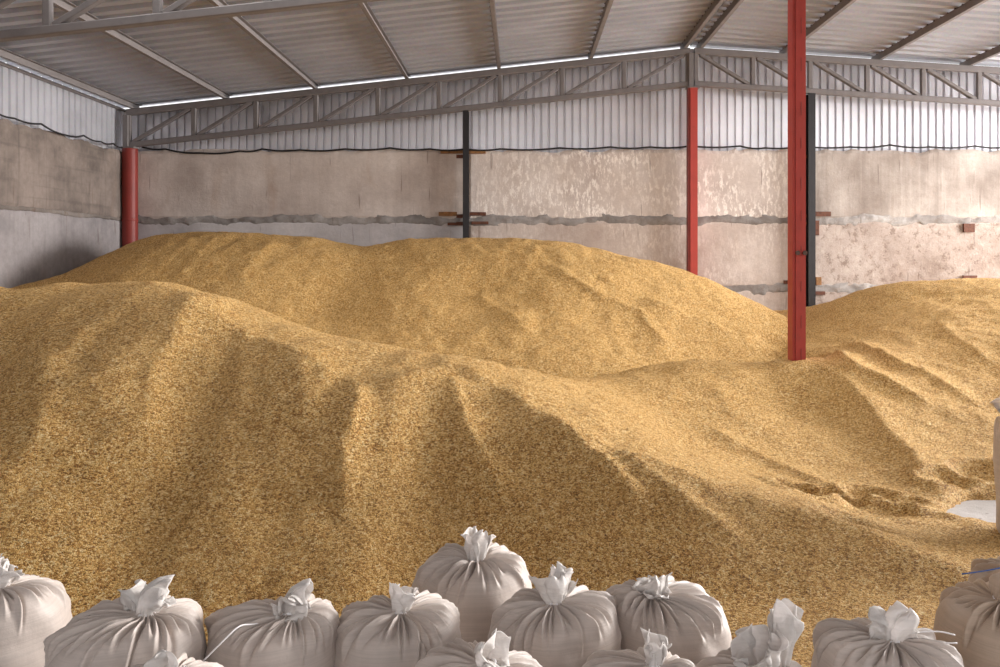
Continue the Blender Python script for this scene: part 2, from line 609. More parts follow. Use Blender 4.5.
xs = [xat(p, YT) for p in (129, 194, 256, 316, 378, 439, 500, 562, 624, 688)]
truss('roof_truss', 'grey steel roof truss along the back wall, left of the ridge post', YT, xs[0] - 0.03, xs[-1] + 0.03, xs, 1, None)
xs2 = [xat(p, YT) for p in (696, 753, 810, 867, 923, 979, 1036, 1092, 1148)]
truss('roof_truss', 'grey steel roof truss along the back wall, right of the ridge post', YT, xs2[0] - 0.03, xs2[-1], xs2, -1, None)
YT2 = 7.75
xs3 = list(np.linspace(xs[0], xs[-1], 10))
truss('roof_truss', 'grey steel roof truss crossing the top left corner nearest the viewer', YT2, xs3[0] - 0.03, xs3[-1] + 0.03, xs3, 1, None)

# ------------------------------------------------------------------ purlins (C channels running to the back)
prof_c = [(-0.03, -0.055), (0.03, -0.055), (0.03, -0.03), (0.022, -0.03), (0.022, -0.047), (-0.022, -0.047), (-0.022, 0.047), (0.03, 0.047), (0.03, 0.055), (-0.03, 0.055)]


def purlin(x, label, y0=YF, y1=YB + 0.1):
    z = roofz(x) + 0.055
    o = (x, YT, z)
    b = MB(o)
    b.section((x, y0, z), (x, y1, z), prof_c)
    r = b.build('roof_purlin', M['purlin'])
    r.location = o
    tag(r, label, 'purlin', 'steel purlins under the roof sheets')
    s = MB(o)
    for k in range(0, 44):
        yy = y1 - 0.25 - k * 0.19
        s.box(x - 0.05, x - 0.035, yy - 0.008, yy + 0.008, z + 0.045, z + 0.06)
    s.build('screw_tip', M['bolt'], r)['kind'] = 'stuff'
    return r


words = ['along the left eave', 'first in from the left eave', 'second in from the left eave', 'third in from the left eave', 'fourth in from the left eave', 'fifth in from the left eave, next before the ridge pair']
for px, w in zip((133, 225, 315, 407, 499, 591), words):
    purlin(xat(px, YT), 'grey steel roof purlin ' + w)
purlin(XI - 0.14, 'left one of the paired dark steel purlins at the roof ridge')
purlin(XI + 0.14, 'right one of the paired dark steel purlins at the roof ridge')
for px, w in zip((786, 880, 970), ('first right of the ridge, passing behind the tall red post', 'second right of the ridge', 'third right of the ridge, cutting the right picture edge')):
    purlin(xat(px, YT), 'grey steel roof purlin ' + w)


# ------------------------------------------------------------------ posts
def roundpost():
    x, y = xat(130, YT), YT
    o = (x, y, 0)
    t = tag(empty('pipe_column', o), 'round red pipe column in the back left corner', 'column')
    def lathe(r, z0, z1, name, mat):
        b = MB(o)
        n = 28
        vs, fs = [], []
        rings = [(r * 0.97, z0), (r, z0 + 0.01), (r, z1 - 0.01), (r * 0.97, z1)]
        for rr, z in rings:
            for k in range(n):
                a = 2 * math.pi * k / n
                vs.append((x + rr * math.cos(a), y + rr * math.sin(a), z))
        for j in range(3):
            for k in range(n):
                fs.append((j * n + k, j * n + (k + 1) % n, (j + 1) * n + (k + 1) % n, (j + 1) * n + k))
        fs.append(tuple(range(3 * n, 4 * n)))
        fs.append(tuple(reversed(range(n))))
        b.quads(vs, fs)
        return b.build(name, mat, t)
    lathe(0.125, 0, 3.62, 'pipe', M['red_pipe'])
    lathe(0.131, 2.37, 2.41, 'weld_band', M['red_dark'])
    b = MB(o)
    b.bar((x, y + 0.01, 3.62), (x, y + 0.01, 3.60 + 0.05), 0.26, 0.2, (0, 1, 0))
    b.bar((x - 0.05, y, 3.6), (x - 0.05, y, roofz(x) - 0.11), 0.1, 0.14, (0, 1, 0))
    b.build('head_stub', M['truss'], t)


roundpost()


def boxpost(px, Y, w, label, ztop, near=False):
    x = xat(px, Y)
    o = (x, Y, 0)
    t = tag(empty('steel_post', o), label, 'post')
    # two channels welded toe to toe: a wide front web, the ridge post's left cheek coloured darker to stand for shade
    b = MB(o)
    b.box(x - w * 0.28, x + w / 2, Y - 0.08, Y + 0.08, 0, ztop)
    b.build('channel', M['red'], t)
    b = MB(o)
    b.box(x - w / 2, x - w * 0.28 - 0.004, Y - 0.07, Y + 0.075, 0, ztop)
    b.box(x - w * 0.28 - 0.004, x - w * 0.28, Y - 0.05, Y + 0.05, 0, ztop)
    b.build('channel', M['red_dark'] if not near else M['red'], t)
    if near:
        z = 0.3
        while z < ztop - 0.2:
            L = 0.1 + 0.06 * random.random()
            s = MB(o)
            s.bar((x + w * 0.14, Y - 0.081, z), (x + w * 0.14, Y - 0.081, z + L), 0.008, 0.006, (0, 1, 0))
            s.build('weld_seam', M['red_dark'], t)
            z += L + 0.2 + 0.12 * random.random()
        for dx in (-0.02, 0.055):
            p = MB(o)
            zz = P(px, 253, Y)[2]
            p.tube([(x + dx, Y - 0.08, zz), (x + dx, Y - 0.1, zz)], 0.024, 10)
            p.build('bolt', M['bolt'], t)
    else:
        p = MB(o)
        p.box(x - 0.1, x + 0.12, Y - 0.09, Y + 0.09, ztop, ztop + 0.02)
        p.box(x - 0.06, x + 0.02, Y - 0.05, Y + 0.06, ztop + 0.02, roofz(x) - 0.1)
        p.build('head_plate', M['truss'], t)
    return t


boxpost(692, YT - 0.02, 0.16, 'slim red steel post under the ridge, against the back wall', 4.66)
boxpost(796.6, 8.15, 0.132, 'tall red steel post standing in the grain, running up out of the picture', 5.4, True)


def blackpost(px, label, w):
    Y = YB - 0.15
    x = xat(px, Y)
    o = (x, Y, 0)
    zt = roofz(x) - 0.66
    t = tag(empty('black_post', o), label, 'post')
    b = MB(o)
    b.box(x - w / 2, x + w / 2, Y - 0.075, Y - 0.06, 0, zt)
    b.box(x - 0.008, x + 0.008, Y - 0.06, Y + 0.06, 0, zt)
    b.box(x - w / 2, x + w / 2, Y + 0.06, Y + 0.075, 0, zt)
    b.build('beam', M['black'], t)
    for z in (2.46, 2.33, 3.5):
        p = MB(o)
        p.box(x - w / 2 - 0.12, x - w / 2 + 0.01, Y + 0.03, Y + 0.085, z - 0.03, z + 0.03)
        p.build('fixing_lug', M['rust'], t)
    return t


blackpost(466, 'black steel post on the back wall left of the ridge post', 0.1)
blackpost(810.5, 'black steel post on the back wall, just right of the tall red post', 0.12)


# ------------------------------------------------------------------ cables
def cable(name, label, pts, r):
    pts = [Vector(p) for p in pts]
    fine = []
    for i in range(len(pts) - 1):
        for k in range(6):
            t = k / 6
            q = pts[i].lerp(pts[i + 1], t)
            q.z -= 0.025 * math.sin(math.pi * t)
            fine.append(q)
    fine.append(pts[-1])
    b = MB(pts[0])
    b.tube(fine, r, 6)
    o = b.build(name, M['cable'], None, True)
    o.location = pts[0]
    return tag(o, label, 'cable')


cable('cable', 'black cable sagging along the top of the back wall',
      [P(px, py, YB - 0.06) for px, py in ((142, 147), (165, 149), (200, 153), (240, 151), (262, 149), (300, 150), (345, 149), (390, 148), (430, 149), (466, 149), (500, 149), (560, 148), (610, 147), (650, 147), (690, 146), (740, 146), (765, 148), (800, 146), (850, 147), (890, 145), (930, 147), (975, 146), (1010, 147), (1060, 146))], 0.016)
cable('cable', 'black cable lying on the top edge of the left wall',
      [(XL + 0.05, y, 3.6 + dz) for y, dz in ((9.5, 0.01), (10.2, 0.03), (10.7, 0.0), (11.3, 0.03), (11.9, -0.03), (12.4, 0.04), (12.9, 0.02), (13.3, 0.05), (13.6, 0.03))], 0.014)

# ------------------------------------------------------------------ grain heaps
class TPS:
    def __init__(self, pts, lam=1e-4):
        p = np.array(pts, float)
        self.c = p[:, :2]
        n = len(p)
        K = self.k(self.c, self.c) + lam * np.eye(n)
        Q = np.hstack([np.ones((n, 1)), self.c])
        A = np.block([[K, Q], [Q.T, np.zeros((3, 3))]])
        self.w = np.linalg.solve(A, np.concatenate([p[:, 2], np.zeros(3)]))

    @staticmethod
    def k(a, b):
        d2 = ((a[:, None, :] - b[None, :, :]) ** 2).sum(-1)
        return 0.5 * d2 * np.log(d2 + 1e-9)

    def __call__(self, x, y):
        sh = x.shape
        q = np.stack([x.ravel(), y.ravel()], 1)
        out = np.empty(len(q))
        for i in range(0, len(q), 20000):
            s = q[i:i + 20000]
            out[i:i + 20000] = self.k(s, self.c) @ self.w[:-3] + self.w[-3] + s @ self.w[-2:]
        return out.reshape(sh)


def smin(a, b, k):
    h = np.clip(0.5 + 0.5 * (b - a) / k, 0, 1)
    return b * (1 - h) + a * h - k * h * (1 - h)


def smax(a, b, k):
    return -smin(-a, -b, k)


brow = [P(*q) for q in ((-160, 300, 6.1), (-80, 293, 6.1), (0, 291, 6.1), (45, 296, 6.0), (100, 286, 6.0), (145, 283, 5.9), (190, 298, 5.7), (250, 335, 5.35), (300, 352, 5.15),
                        (350, 376, 5.0), (400, 382, 5.0), (430, 372, 5.25), (455, 363, 5.4), (500, 384, 5.2), (560, 418, 4.9), (600, 440, 4.75),
                        (650, 462, 4.6), (720, 487, 4.45), (790, 506, 4.35), (850, 526, 4.25), (950, 562, 4.05))]
brow = np.array(brow)
top_pts = [tuple(b) for b in brow]
sil = ((-80, 286, 7), (0, 288, 6.9), (45, 292, 6.8), (100, 282.5, 6.6), (145, 281, 6.4), (200, 288, 6.4), (260, 309, 6.4), (340, 338, 6.4), (400, 359, 6.5),
       (440, 367, 6.4), (470, 361, 6.3), (540, 375, 7.0), (605, 381, 7.6))
top_pts += [P(*q) for q in sil]
for q in sil[:10]:
    x, y, z = P(*q)
    top_pts.append((x, y + 0.9, z - 0.42))
top_pts += [P(*q) for q in ((700, 364, 8.0), (760, 359, 8.3), (797, 357, 8.1), (790, 358, 8.2), (650, 405, 6.9), (700, 402, 7.1), (750, 425, 6.7), (700, 442, 6.2), (750, 462, 6.0), (790, 482, 5.6),
                            (800, 400, 7.4), (840, 430, 6.8), (840, 470, 6.0), (900, 520, 5.0))]
T = TPS(top_pts, 1e-3)

back_pts = []
crest = [P(*q) for q in ((-20, 300, 10.2), (20, 288, 10.6), (60, 275, 11.3), (120, 250, 12.0), (160, 236.5, 12), (200, 233, 12), (250, 233, 12), (320, 238, 12), (362, 246.5, 12), (390, 242.5, 12),
                         (420, 238.5, 12), (500, 239, 12), (570, 242, 11.8), (620, 256, 11.6), (690, 272, 11.5), (730, 290, 11.2), (780, 313, 10.8), (830, 345, 10.3))]
for (x, y, z) in crest:
    back_pts.append((x, y, z))
    back_pts.append((x, 14.0, z - 0.40 * (14.0 - y)))
    back_pts.append((x * 0.98, 10.0, z - 0.40 * (y - 10.0)))
    back_pts.append((x * 0.96, 8.2, max(0.1, z - 0.40 * (y - 10.0) - 0.42 * 1.8)))
    back_pts.append((x * 0.96, 6.8, max(-0.3, z - 0.40 * (y - 10.0) - 0.42 * 3.2)))
Bk = TPS(back_pts, 3e-3)

right_pts = [P(*q) for q in ((790, 325, 11.5), (812, 307, 12.0), (860, 292, 11.4), (920, 284.5, 10.8), (1000, 282, 10.4), (1100, 281, 10.2), (1250, 285, 10),
                             (805, 352, 9.0), (860, 330, 9.6), (930, 330, 8.8), (1000, 335, 8.4), (830, 371, 8.0), (850, 385, 7.7), (900, 395, 7.5), (950, 395, 7.4), (1000, 400, 7.2),
                             (870, 430, 7.0), (920, 450, 6.5), (960, 440, 6.6), (1000, 445, 6.4), (900, 480, 6.1), (950, 490, 5.8), (1000, 482, 5.8),
                             (920, 505, 5.5))]
right_pts += [P(970, 522, 5.06), P(1000, 510, 5.25), P(1060, 500, 5.4), P(920, 530, 4.95), P(1000, 540, 4.7), P(1150, 480, 5.9)]
right_pts += [(3.6, 14, 0.75), (5, 14, 0.75), (7, 14, 0.85), (9, 14, 0.8)]
Rt = TPS(right_pts, 2e-3)

step = 0.034
gx = np.arange(XL + 0.0, 9.3, step)
gy = np.arange(2.86, YB - 0.03, step)
X, Y = np.meshgrid(gx, gy)


def front_face(X, Y):
    bx, by, bz = brow[:, 0], brow[:, 1], brow[:, 2]
    o = np.argsort(bx)
    # resample the brow smoothly
    yb = np.interp(X, bx[o], by[o])
    zb = np.interp(X, bx[o], bz[o])
    s = 0.55 + 0.05 * vnoise(X * 0.9, X * 0 + 3.3)
    d = Y - yb
    # slight concave foot
    wl = np.clip((-1.9 - X) / 0.7, 0, 1)
    s = s + 0.08
    f = zb + s * d + wl * (s - 0.28) * 0.7 * (1 - np.exp(np.minimum(d, 0) / 0.7)) + 0.012 * np.clip(-d - 1.2, 0, 9) ** 2
    return f


FF = front_face(X, Y)
# soften the interpolated brow sideways
ker = np.exp(-np.linspace(-2, 2, 9) ** 2); ker /= ker.sum()
FFp = np.pad(FF, ((0, 0), (4, 4)), mode='edge')
FF = sum(ker[i] * FFp[:, i:i + FF.shape[1]] for i in range(9))
TT = T(X, Y)
FG = smin(FF, TT, 0.022)
BB = Bk(X, Y)
RR = Rt(X, Y)
# each heap's own field dies away outside its part of the shed
BB = BB - np.clip(X - 3.6, 0, 9) * 0.25
RR = RR - np.clip(3.3 - X, 0, 20) * 0.55
FG = FG - np.clip(X - 4.0, 0, 9) * 0.25 - np.clip(Y - 8.2, 0, 9) * 0.5
apron = 0.03 + 0.02 * fbm(X * 1.5, Y * 1.5, 3) - np.clip(X - 2.6, 0, 9) * 0.04 + np.clip(4.0 - Y, 0, 3) * -0.01
fields = [FG, BB, RR]
H = smax(smax(FG, BB, 0.05), RR, 0.08)
H = smax(H, apron, 0.08)


def cast(px, py, Hf):
    """first point of the heap along a sight line"""
    for yy in np.arange(2.9, YB - 0.1, 0.02):
        x, _, z = P(px, py, yy)
        i = int(round((x - gx[0]) / step)); j = int(round((yy - gy[0]) / step))
        if 0 <= i < len(gx) and 0 <= j < len(gy) and Hf[j, i] >= z:
            return x, yy
    return None


def ridge(Hf, base, poly, amp, wl, wr, fade=0.25):
    """asymmetric crease: wl / wr are the widths left and right of the line (seen walking from its first point)"""
    pts = [cast(px, py, base) for px, py in poly]
    pts = np.array([p for p in pts if p is not None])
    if len(pts) < 2:
        return Hf
    # resample + meander
    seg = np.r_[0, np.cumsum(np.hypot(*np.diff(pts, axis=0).T))]
    tt = np.linspace(0, seg[-1], max(8, int(seg[-1] / 0.06)))
    qx, qy = np.interp(tt, seg, pts[:, 0]), np.interp(tt, seg, pts[:, 1])
    qx = qx + 0.03 * fbm(tt * 2.1 + pts[0, 0], tt * 0, 3)
    m = (X > qx.min() - 1.2) & (X < qx.max() + 1.2) & (Y > qy.min() - 1.2) & (Y < qy.max() + 1.2)
    xx, yy = X[m], Y[m]
    d2 = (xx[:, None] - qx[None]) ** 2 + (yy[:, None] - qy[None]) ** 2
    k = d2.argmin(1)
    dist = np.sqrt(d2[np.arange(len(k)), k])
    kk = np.clip(k, 0, len(qx) - 2)
    tx, ty = qx[kk + 1] - qx[kk], qy[kk + 1] - qy[kk]
    sgn = tx * (yy - qy[kk]) - ty * (xx - qx[kk])          # > 0: left of travel
    w = np.where(sgn > 0, wl, wr)
    prof = np.exp(-dist / w) - 0.0
    t = k / (len(qx) - 1)
    f = np.clip(np.minimum(t, 1 - t) / fade, 0.0, 1)
    f = f * f * (3 - 2 * f)
    out = Hf.copy()
    out[m] += amp * prof * f
    return out


H0 = H.copy()
# creases and avalanche tongues on the heaps
for poly, amp, a, b in (
    (((200, 292), (178, 330), (160, 380), (150, 440), (152, 500)), 0.07, 0.10, 0.35),
    (((250, 338), (235, 400), (228, 470), (225, 540)), 0.03, 0.10, 0.25),
    (((352, 378), (360, 415), (352, 460), (345, 520)), 0.10, 0.06, 0.3),
    (((300, 352), (305, 400), (300, 450)), 0.03, 0.08, 0.2),
    (((452, 366), (462, 400), (470, 440), (492, 480), (500, 520)), 0.10, 0.06, 0.30),
    (((545, 414), (580, 445), (615, 480), (650, 525)), 0.09, 0.06, 0.28),
    (((610, 445), (650, 480), (700, 515), (760, 555)), 0.06, 0.07, 0.25),
    (((60, 300), (45, 360), (35, 430)), 0.03, 0.1, 0.25),
    # back heap
    (((540, 262), (600, 300), (640, 318), (660, 345), (640, 362)), 0.07, 0.35, 0.1),
    (((640, 300), (680, 318), (730, 338), (775, 352)), 0.08, 0.1, 0.25),
    (((372, 250), (385, 280), (392, 320), (390, 350)), 0.03, 0.14, 0.14),
    (((470, 290), (500, 310), (530, 340)), 0.05, 0.2, 0.08),
    (((280, 240), (250, 265), (230, 290)), 0.05, 0.12, 0.25),
    # mound at the tall post and right heap
    (((806, 362), (832, 374), (852, 398), (884, 438), (922, 480), (958, 512)), 0.13, 0.35, 0.2),
    (((815, 352), (850, 372), (900, 400), (950, 420)), 0.08, 0.22, 0.06),
    (((830, 345), (890, 365), (950, 395), (1000, 418)), 0.08, 0.22, 0.06),
    (((930, 320), (960, 345), (1000, 372)), 0.04, 0.15, 0.06),
    (((690, 420), (740, 450), (800, 478), (860, 498)), 0.05, 0.15, 0.08),
    (((600, 440), (660, 466), (720, 486), (800, 500), (860, 512)), 0.03, 0.1, 0.08),
):
    H = ridge(H, H0, poly, amp, a, b)

# foot marks and scoops near the foot of the mound
for (px, py, r, dpt) in ((805, 494, 0.13, 0.10), (825, 497, 0.12, 0.09), (843, 500, 0.1, 0.08), (866, 495, 0.12, 0.06), (880, 512, 0.16, 0.08), (905, 503, 0.1, 0.05),
                         (790, 487, 0.12, 0.06), (850, 520, 0.15, 0.06), (930, 520, 0.14, 0.05), (780, 345, 0.18, 0.08), (768, 350, 0.15, 0.06), (945, 487, 0.12, 0.06), (985, 478, 0.16, 0.08)):
    c = cast(px, py, H0)
    if c:
        d = np.hypot((X - c[0]) * 0.75, (Y - c[1])) / r
        H = H - dpt * np.exp(-d ** 4) + 0.3 * dpt * np.exp(-((d - 1.35) / 0.3) ** 2)

# lumpy surface: downhill flutes + general unevenness
flute = fbm(X * 3.2 + 0.4 * fbm(X, Y, 2), Y * 0.8, 4)
H = H + np.where(Y > 7.2, 0.010, 0.016) * flute * np.clip(H0 * 2, 0, 1) + 0.02 * fbm(X * 1.1, Y * 1.1, 3) * np.clip(H0 * 2, 0, 1) + 0.006 * fbm(X * 9, Y * 9, 3) + 0.010 * fbm(X * 3.7 + 4, Y * 3.7, 3) * np.clip(H0 * 2, 0, 1)

H = smax(H, 0.025 + 0.008 * fbm(X * 4, Y * 4, 3), 0.02)
d = np.hypot((X - 3.30) / 0.34, (Y - 5.26) / 0.24) * (1 + 0.18 * fbm(X * 5, Y * 5, 4))
H = H - 0.3 * np.exp(-d ** 3)

own = np.argmax(np.stack([np.maximum(FG, apron), BB, RR]), 0)
# normals from the whole surface so the heaps join without a seam
dzy, dzx = np.gradient(H, step)
nrm = np.stack([-dzx, -dzy, np.ones_like(H)], -1)
nrm /= np.linalg.norm(nrm, axis=-1, keepdims=True)
R_, C_ = H.shape
J, I = np.meshgrid(np.arange(R_ - 1), np.arange(C_ - 1), indexing='ij')
cell_own = own[:-1, :-1]
live = np.maximum.reduce([H[:-1, :-1], H[1:, :-1], H[:-1, 1:], H[1:, 1:]]) > -0.02
for k, (lab) in enumerate(('big golden grain heap in the foreground behind the white sacks',
                           'long golden grain heap piled against the back wall',
                           'sunlit golden grain heap at right, behind and beside the tall red post')):
    m = (cell_own == k) & live
    j, i = J[m], I[m]
    quad = np.stack([j * C_ + i, j * C_ + i + 1, (j + 1) * C_ + i + 1, (j + 1) * C_ + i], 1)
    used, inv = np.unique(quad, return_inverse=True)
    quad = inv.reshape(-1, 4)
    co = np.stack([X.ravel()[used], Y.ravel()[used], H.ravel()[used]], 1)
    nn = nrm.reshape(-1, 3)[used]
    org = np.array([co[:, 0].mean(), co[:, 1].mean(), 0.0])
    me = bpy.data.meshes.new('grain_heap')
    me.from_pydata((co - org).tolist(), [], quad.tolist())
    me.update()
    me.polygons.foreach_set('use_smooth', [True] * len(me.polygons))
    me.normals_split_custom_set_from_vertices(nn.tolist())
    me.materials.append(M['grain'])
    o = bpy.data.objects.new('grain_heap', me)
    o.location = org
    C.objects.link(o)
    tag(o, lab, 'grain heap', None, 'stuff')


# ------------------------------------------------------------------ sacks
def ang(d):
    return (d + np.pi) % (2 * np.pi) - np.pi


def sack_body(R, Hh, neck, seed, squash=0.93, rot=0.0, pleat=1.0, dome=0.74):
    r_ = np.random.RandomState(seed)
    na, nu = 400, 96
    th = np.linspace(0, 2 * np.pi, na, endpoint=False)
    # profile: bottom centre -> belly -> shoulder -> neck
    prof = [(0.0, 0.0), (0.6, 0.0), (0.88, 0.012), (0.97, 0.07), (1.0, 0.2), (1.01, 0.4), (1.0, dome - 0.06), (0.985, dome + 0.05), (0.94, dome + 0.125), (0.85, dome + 0.18),
            (0.7, dome + 0.215), (0.5, dome + 0.232), (0.3, dome + 0.24), (0.15, 0.985), (0.1, 1.0)]
    pr = np.array(prof)
    L = np.r_[0, np.cumsum(np.hypot(np.diff(pr[:, 0] * R), np.diff(pr[:, 1] * Hh)))]
    L /= L[-1]
    # dense spline through profile (catmull)
    u = np.linspace(0, 1, nu) ** 0.85
    def cr(col):
        out = np.interp(u, L, col)
        for _ in range(3):
            o2 = out.copy(); o2[1:-1] = (out[:-2] + 2 * out[1:-1] + out[2:]) / 4; out = o2
        return out
    rr, zz = cr(pr[:, 0]) * R, cr(pr[:, 1]) * Hh
    TH, U = np.meshgrid(th, u)
    RRp = np.repeat(rr[:, None], na, 1)
    ZZ = np.repeat(zz[:, None], na, 1)
    # superelliptic, uneven girth
    c, s = np.cos(TH - rot), np.sin(TH - rot)
    p = 2.45
    se = (np.abs(c) ** p + np.abs(s / squash) ** p) ** (-1 / p)
    girth = 1 + 0.03 * np.cos(2 * TH + r_.rand() * 6) + 0.025 * np.cos(3 * TH + r_.rand() * 6) + 0.012 * np.cos(5 * TH + r_.rand() * 6 + ZZ * 9)
    wgt = np.clip(RRp / R, 0, 1)
    RRp = RRp * (1 + (se * girth - 1) * wgt)
    ZZ = ZZ + 0.022 * Hh * np.cos(TH + r_.rand() * 6) * np.clip((U - 0.5) * 3, 0, 1) * wgt + 0.015 * Hh * np.cos(2 * TH + r_.rand() * 6) * np.clip((U - 0.5) * 3, 0, 1) * wgt
    # radial gathers
    us = L[7]
    v = np.clip((U - us) / (1 - us), 0, 1)            # 0 shoulder, 1 neck
    disp = np.zeros_like(U)
    npl = r_.randint(32, 40)
    for k in range(npl):
        t0 = 2 * np.pi * (k + 0.75 * (r_.rand() - 0.5)) / npl
        wdt = 0.022 + 0.035 * r_.rand() ** 1.5
        start = 0.02 + r_.rand() * 0.5
        bend = 0.45 * (r_.rand() - 0.5)
        d = ang(TH - t0 - bend * (1 - v) ** 2)
        env = np.clip((v - start) / 0.2, 0, 1) * np.clip((1.06 - v) / 0.3, 0, 1)
        wv = wdt * (0.8 + 0.9 * v)
        disp += (0.008 + 0.014 * r_.rand()) * env * np.exp(-(np.abs(d) / wv) ** 1.15)
        disp -= (0.007 + 0.008 * r_.rand()) * env * np.exp(-((d - 2.0 * wv) / (0.8 * wv)) ** 2)
    disp *= pleat * R / 0.2
    # sagging horizontal wrinkles low on the belly
    disp += 0.004 * vnoise(TH * 1.5 + seed, ZZ * 28) * np.clip(1 - v * 3, 0, 1) * np.clip(U * 4 - 1, 0, 1)
    disp += 0.010 * vnoise(np.cos(TH) * 2 + seed, np.sin(TH) * 2 + ZZ * 6) * wgt
    # push along the profile normal
    dr, dz = np.gradient(rr), np.gradient(zz)
    ln = np.hypot(dr, dz) + 1e-9
    nr, nz = (dz / ln)[:, None], (-dr / ln)[:, None]
    RRp = np.maximum(RRp + disp * nr, 0.0)
    ZZ = ZZ + disp * nz
    ZZ = np.maximum(ZZ, 0)
    Xs, Ys = RRp * np.cos(TH), RRp * np.sin(TH)
    lean = np.clip((ZZ / Hh - 0.3) / 0.7, 0, 1) ** 2 * np.clip(1.25 - RRp / R, 0, 1)
    Xs = Xs + neck[0] * lean; Ys = Ys + neck[1] * lean
    vs = np.stack([Xs, Ys, ZZ], -1).reshape(-1, 3)
    fs = []
    for j in range(nu - 1):
        for i in range(na):
            i2 = (i + 1) % na
            fs.append((j * na + i, j * na + i2, (j + 1) * na + i2, (j + 1) * na + i))
    fs.append(tuple((nu - 1) * na + i for i in range(na)))
    return vs.tolist(), fs, (neck[0], neck[1], Hh)


def tuft_mesh(base, rn, hgt, flare, fold, fdir, seed, edge=0.25):
    """gathered mouth of the sack above the tie: a ruffled collar, folded over towards fdir"""
    r_ = np.random.RandomState(seed)
    na, nu = 110, 26
    th = np.linspace(0, 2 * np.pi, na, endpoint=False)
    t = np.linspace(0, 1, nu)
    TH, T_ = np.meshgrid(th, t)
    ph = r_.rand(6) * 6.28
    ruff = 0.6 * np.sin(4 * TH + ph[0] + T_) + 0.38 * np.sin(7 * TH + ph[1] - 2 * T_) + 0.12 * np.sin(12 * TH + ph[2]) + 0.45 * np.sin(2 * TH + ph[3])
    TH0 = TH
    TH = TH + (0.45 * np.sin(4 * TH0 + ph[2]) + 0.2 * np.sin(7 * TH0 + ph[5])) * np.clip(T_ * 1.6, 0, 1)
    rad = rn * (1 + 0.2 * np.sin(8 * TH + ph[1])) + (flare - rn) * T_ ** 0.8 * (0.8 + 0.30 * ruff)
    rad = np.maximum(rad, 0.12 * rn)
    z = hgt * T_ * (1 + 0.8 * edge * (0.7 * np.sin(2 * TH + ph[4]) + 0.3 * np.sin(5 * TH + ph[5]))) + 0.016 * vnoise(TH * 3 + seed, T_ * 5) * T_
    def relax(q):
        for _ in range(4):
            q = (np.roll(q, 1, 1) + 2 * q + np.roll(q, -1, 1)) / 4
            q[1:-1] = (q[:-2] + 2 * q[1:-1] + q[2:]) / 4
        return q
    # ragged cut rim
    z[-1] += 0.006 * (r_.rand(na) - 0.5)
    x, y = rad * np.cos(TH), rad * np.sin(TH)
    x += 0.016 * fbm(np.cos(TH0) * 2.2 + seed, np.sin(TH0) * 2.2 + T_ * 3 + 3, 3, 0.6) * T_; y += 0.014 * fbm(np.cos(TH0) * 2.2 + 9, np.sin(TH0) * 2.2 + T_ * 3 + seed, 3, 0.6) * T_
    x, y, z = relax(x), relax(y), relax(z)
    # bend about the tie
    c, s = math.cos(fdir), math.sin(fdir)
    a = x * c + y * s
    b = -x * s + y * c
    phi = fold * np.clip(T_, 0, 1)
    Lz = z
    if fold > 1e-3:
        a2 = a * np.cos(phi) + np.where(phi > 1e-4, (hgt / fold) * (1 - np.cos(phi)), 0) + (Lz - hgt * T_) * np.sin(phi)
        z2 = -a * np.sin(phi) + np.where(phi > 1e-4, (hgt / fold) * np.sin(phi), 0) + (Lz - hgt * T_) * np.cos(phi)
    else:
        a2, z2 = a, Lz
    x, y = a2 * c - b * s, a2 * s + b * c
    vs = np.stack([x + base[0], y + base[1], np.maximum(z2, -0.03) + base[2]], -1).reshape(-1, 3)
    fs = []
    for j in range(nu - 1):
        for i in range(na):
            i2 = (i + 1) % na
            fs.append((j * na + i, j * na + i2, (j + 1) * na + i2, (j + 1) * na + i))
    return vs.tolist(), fs


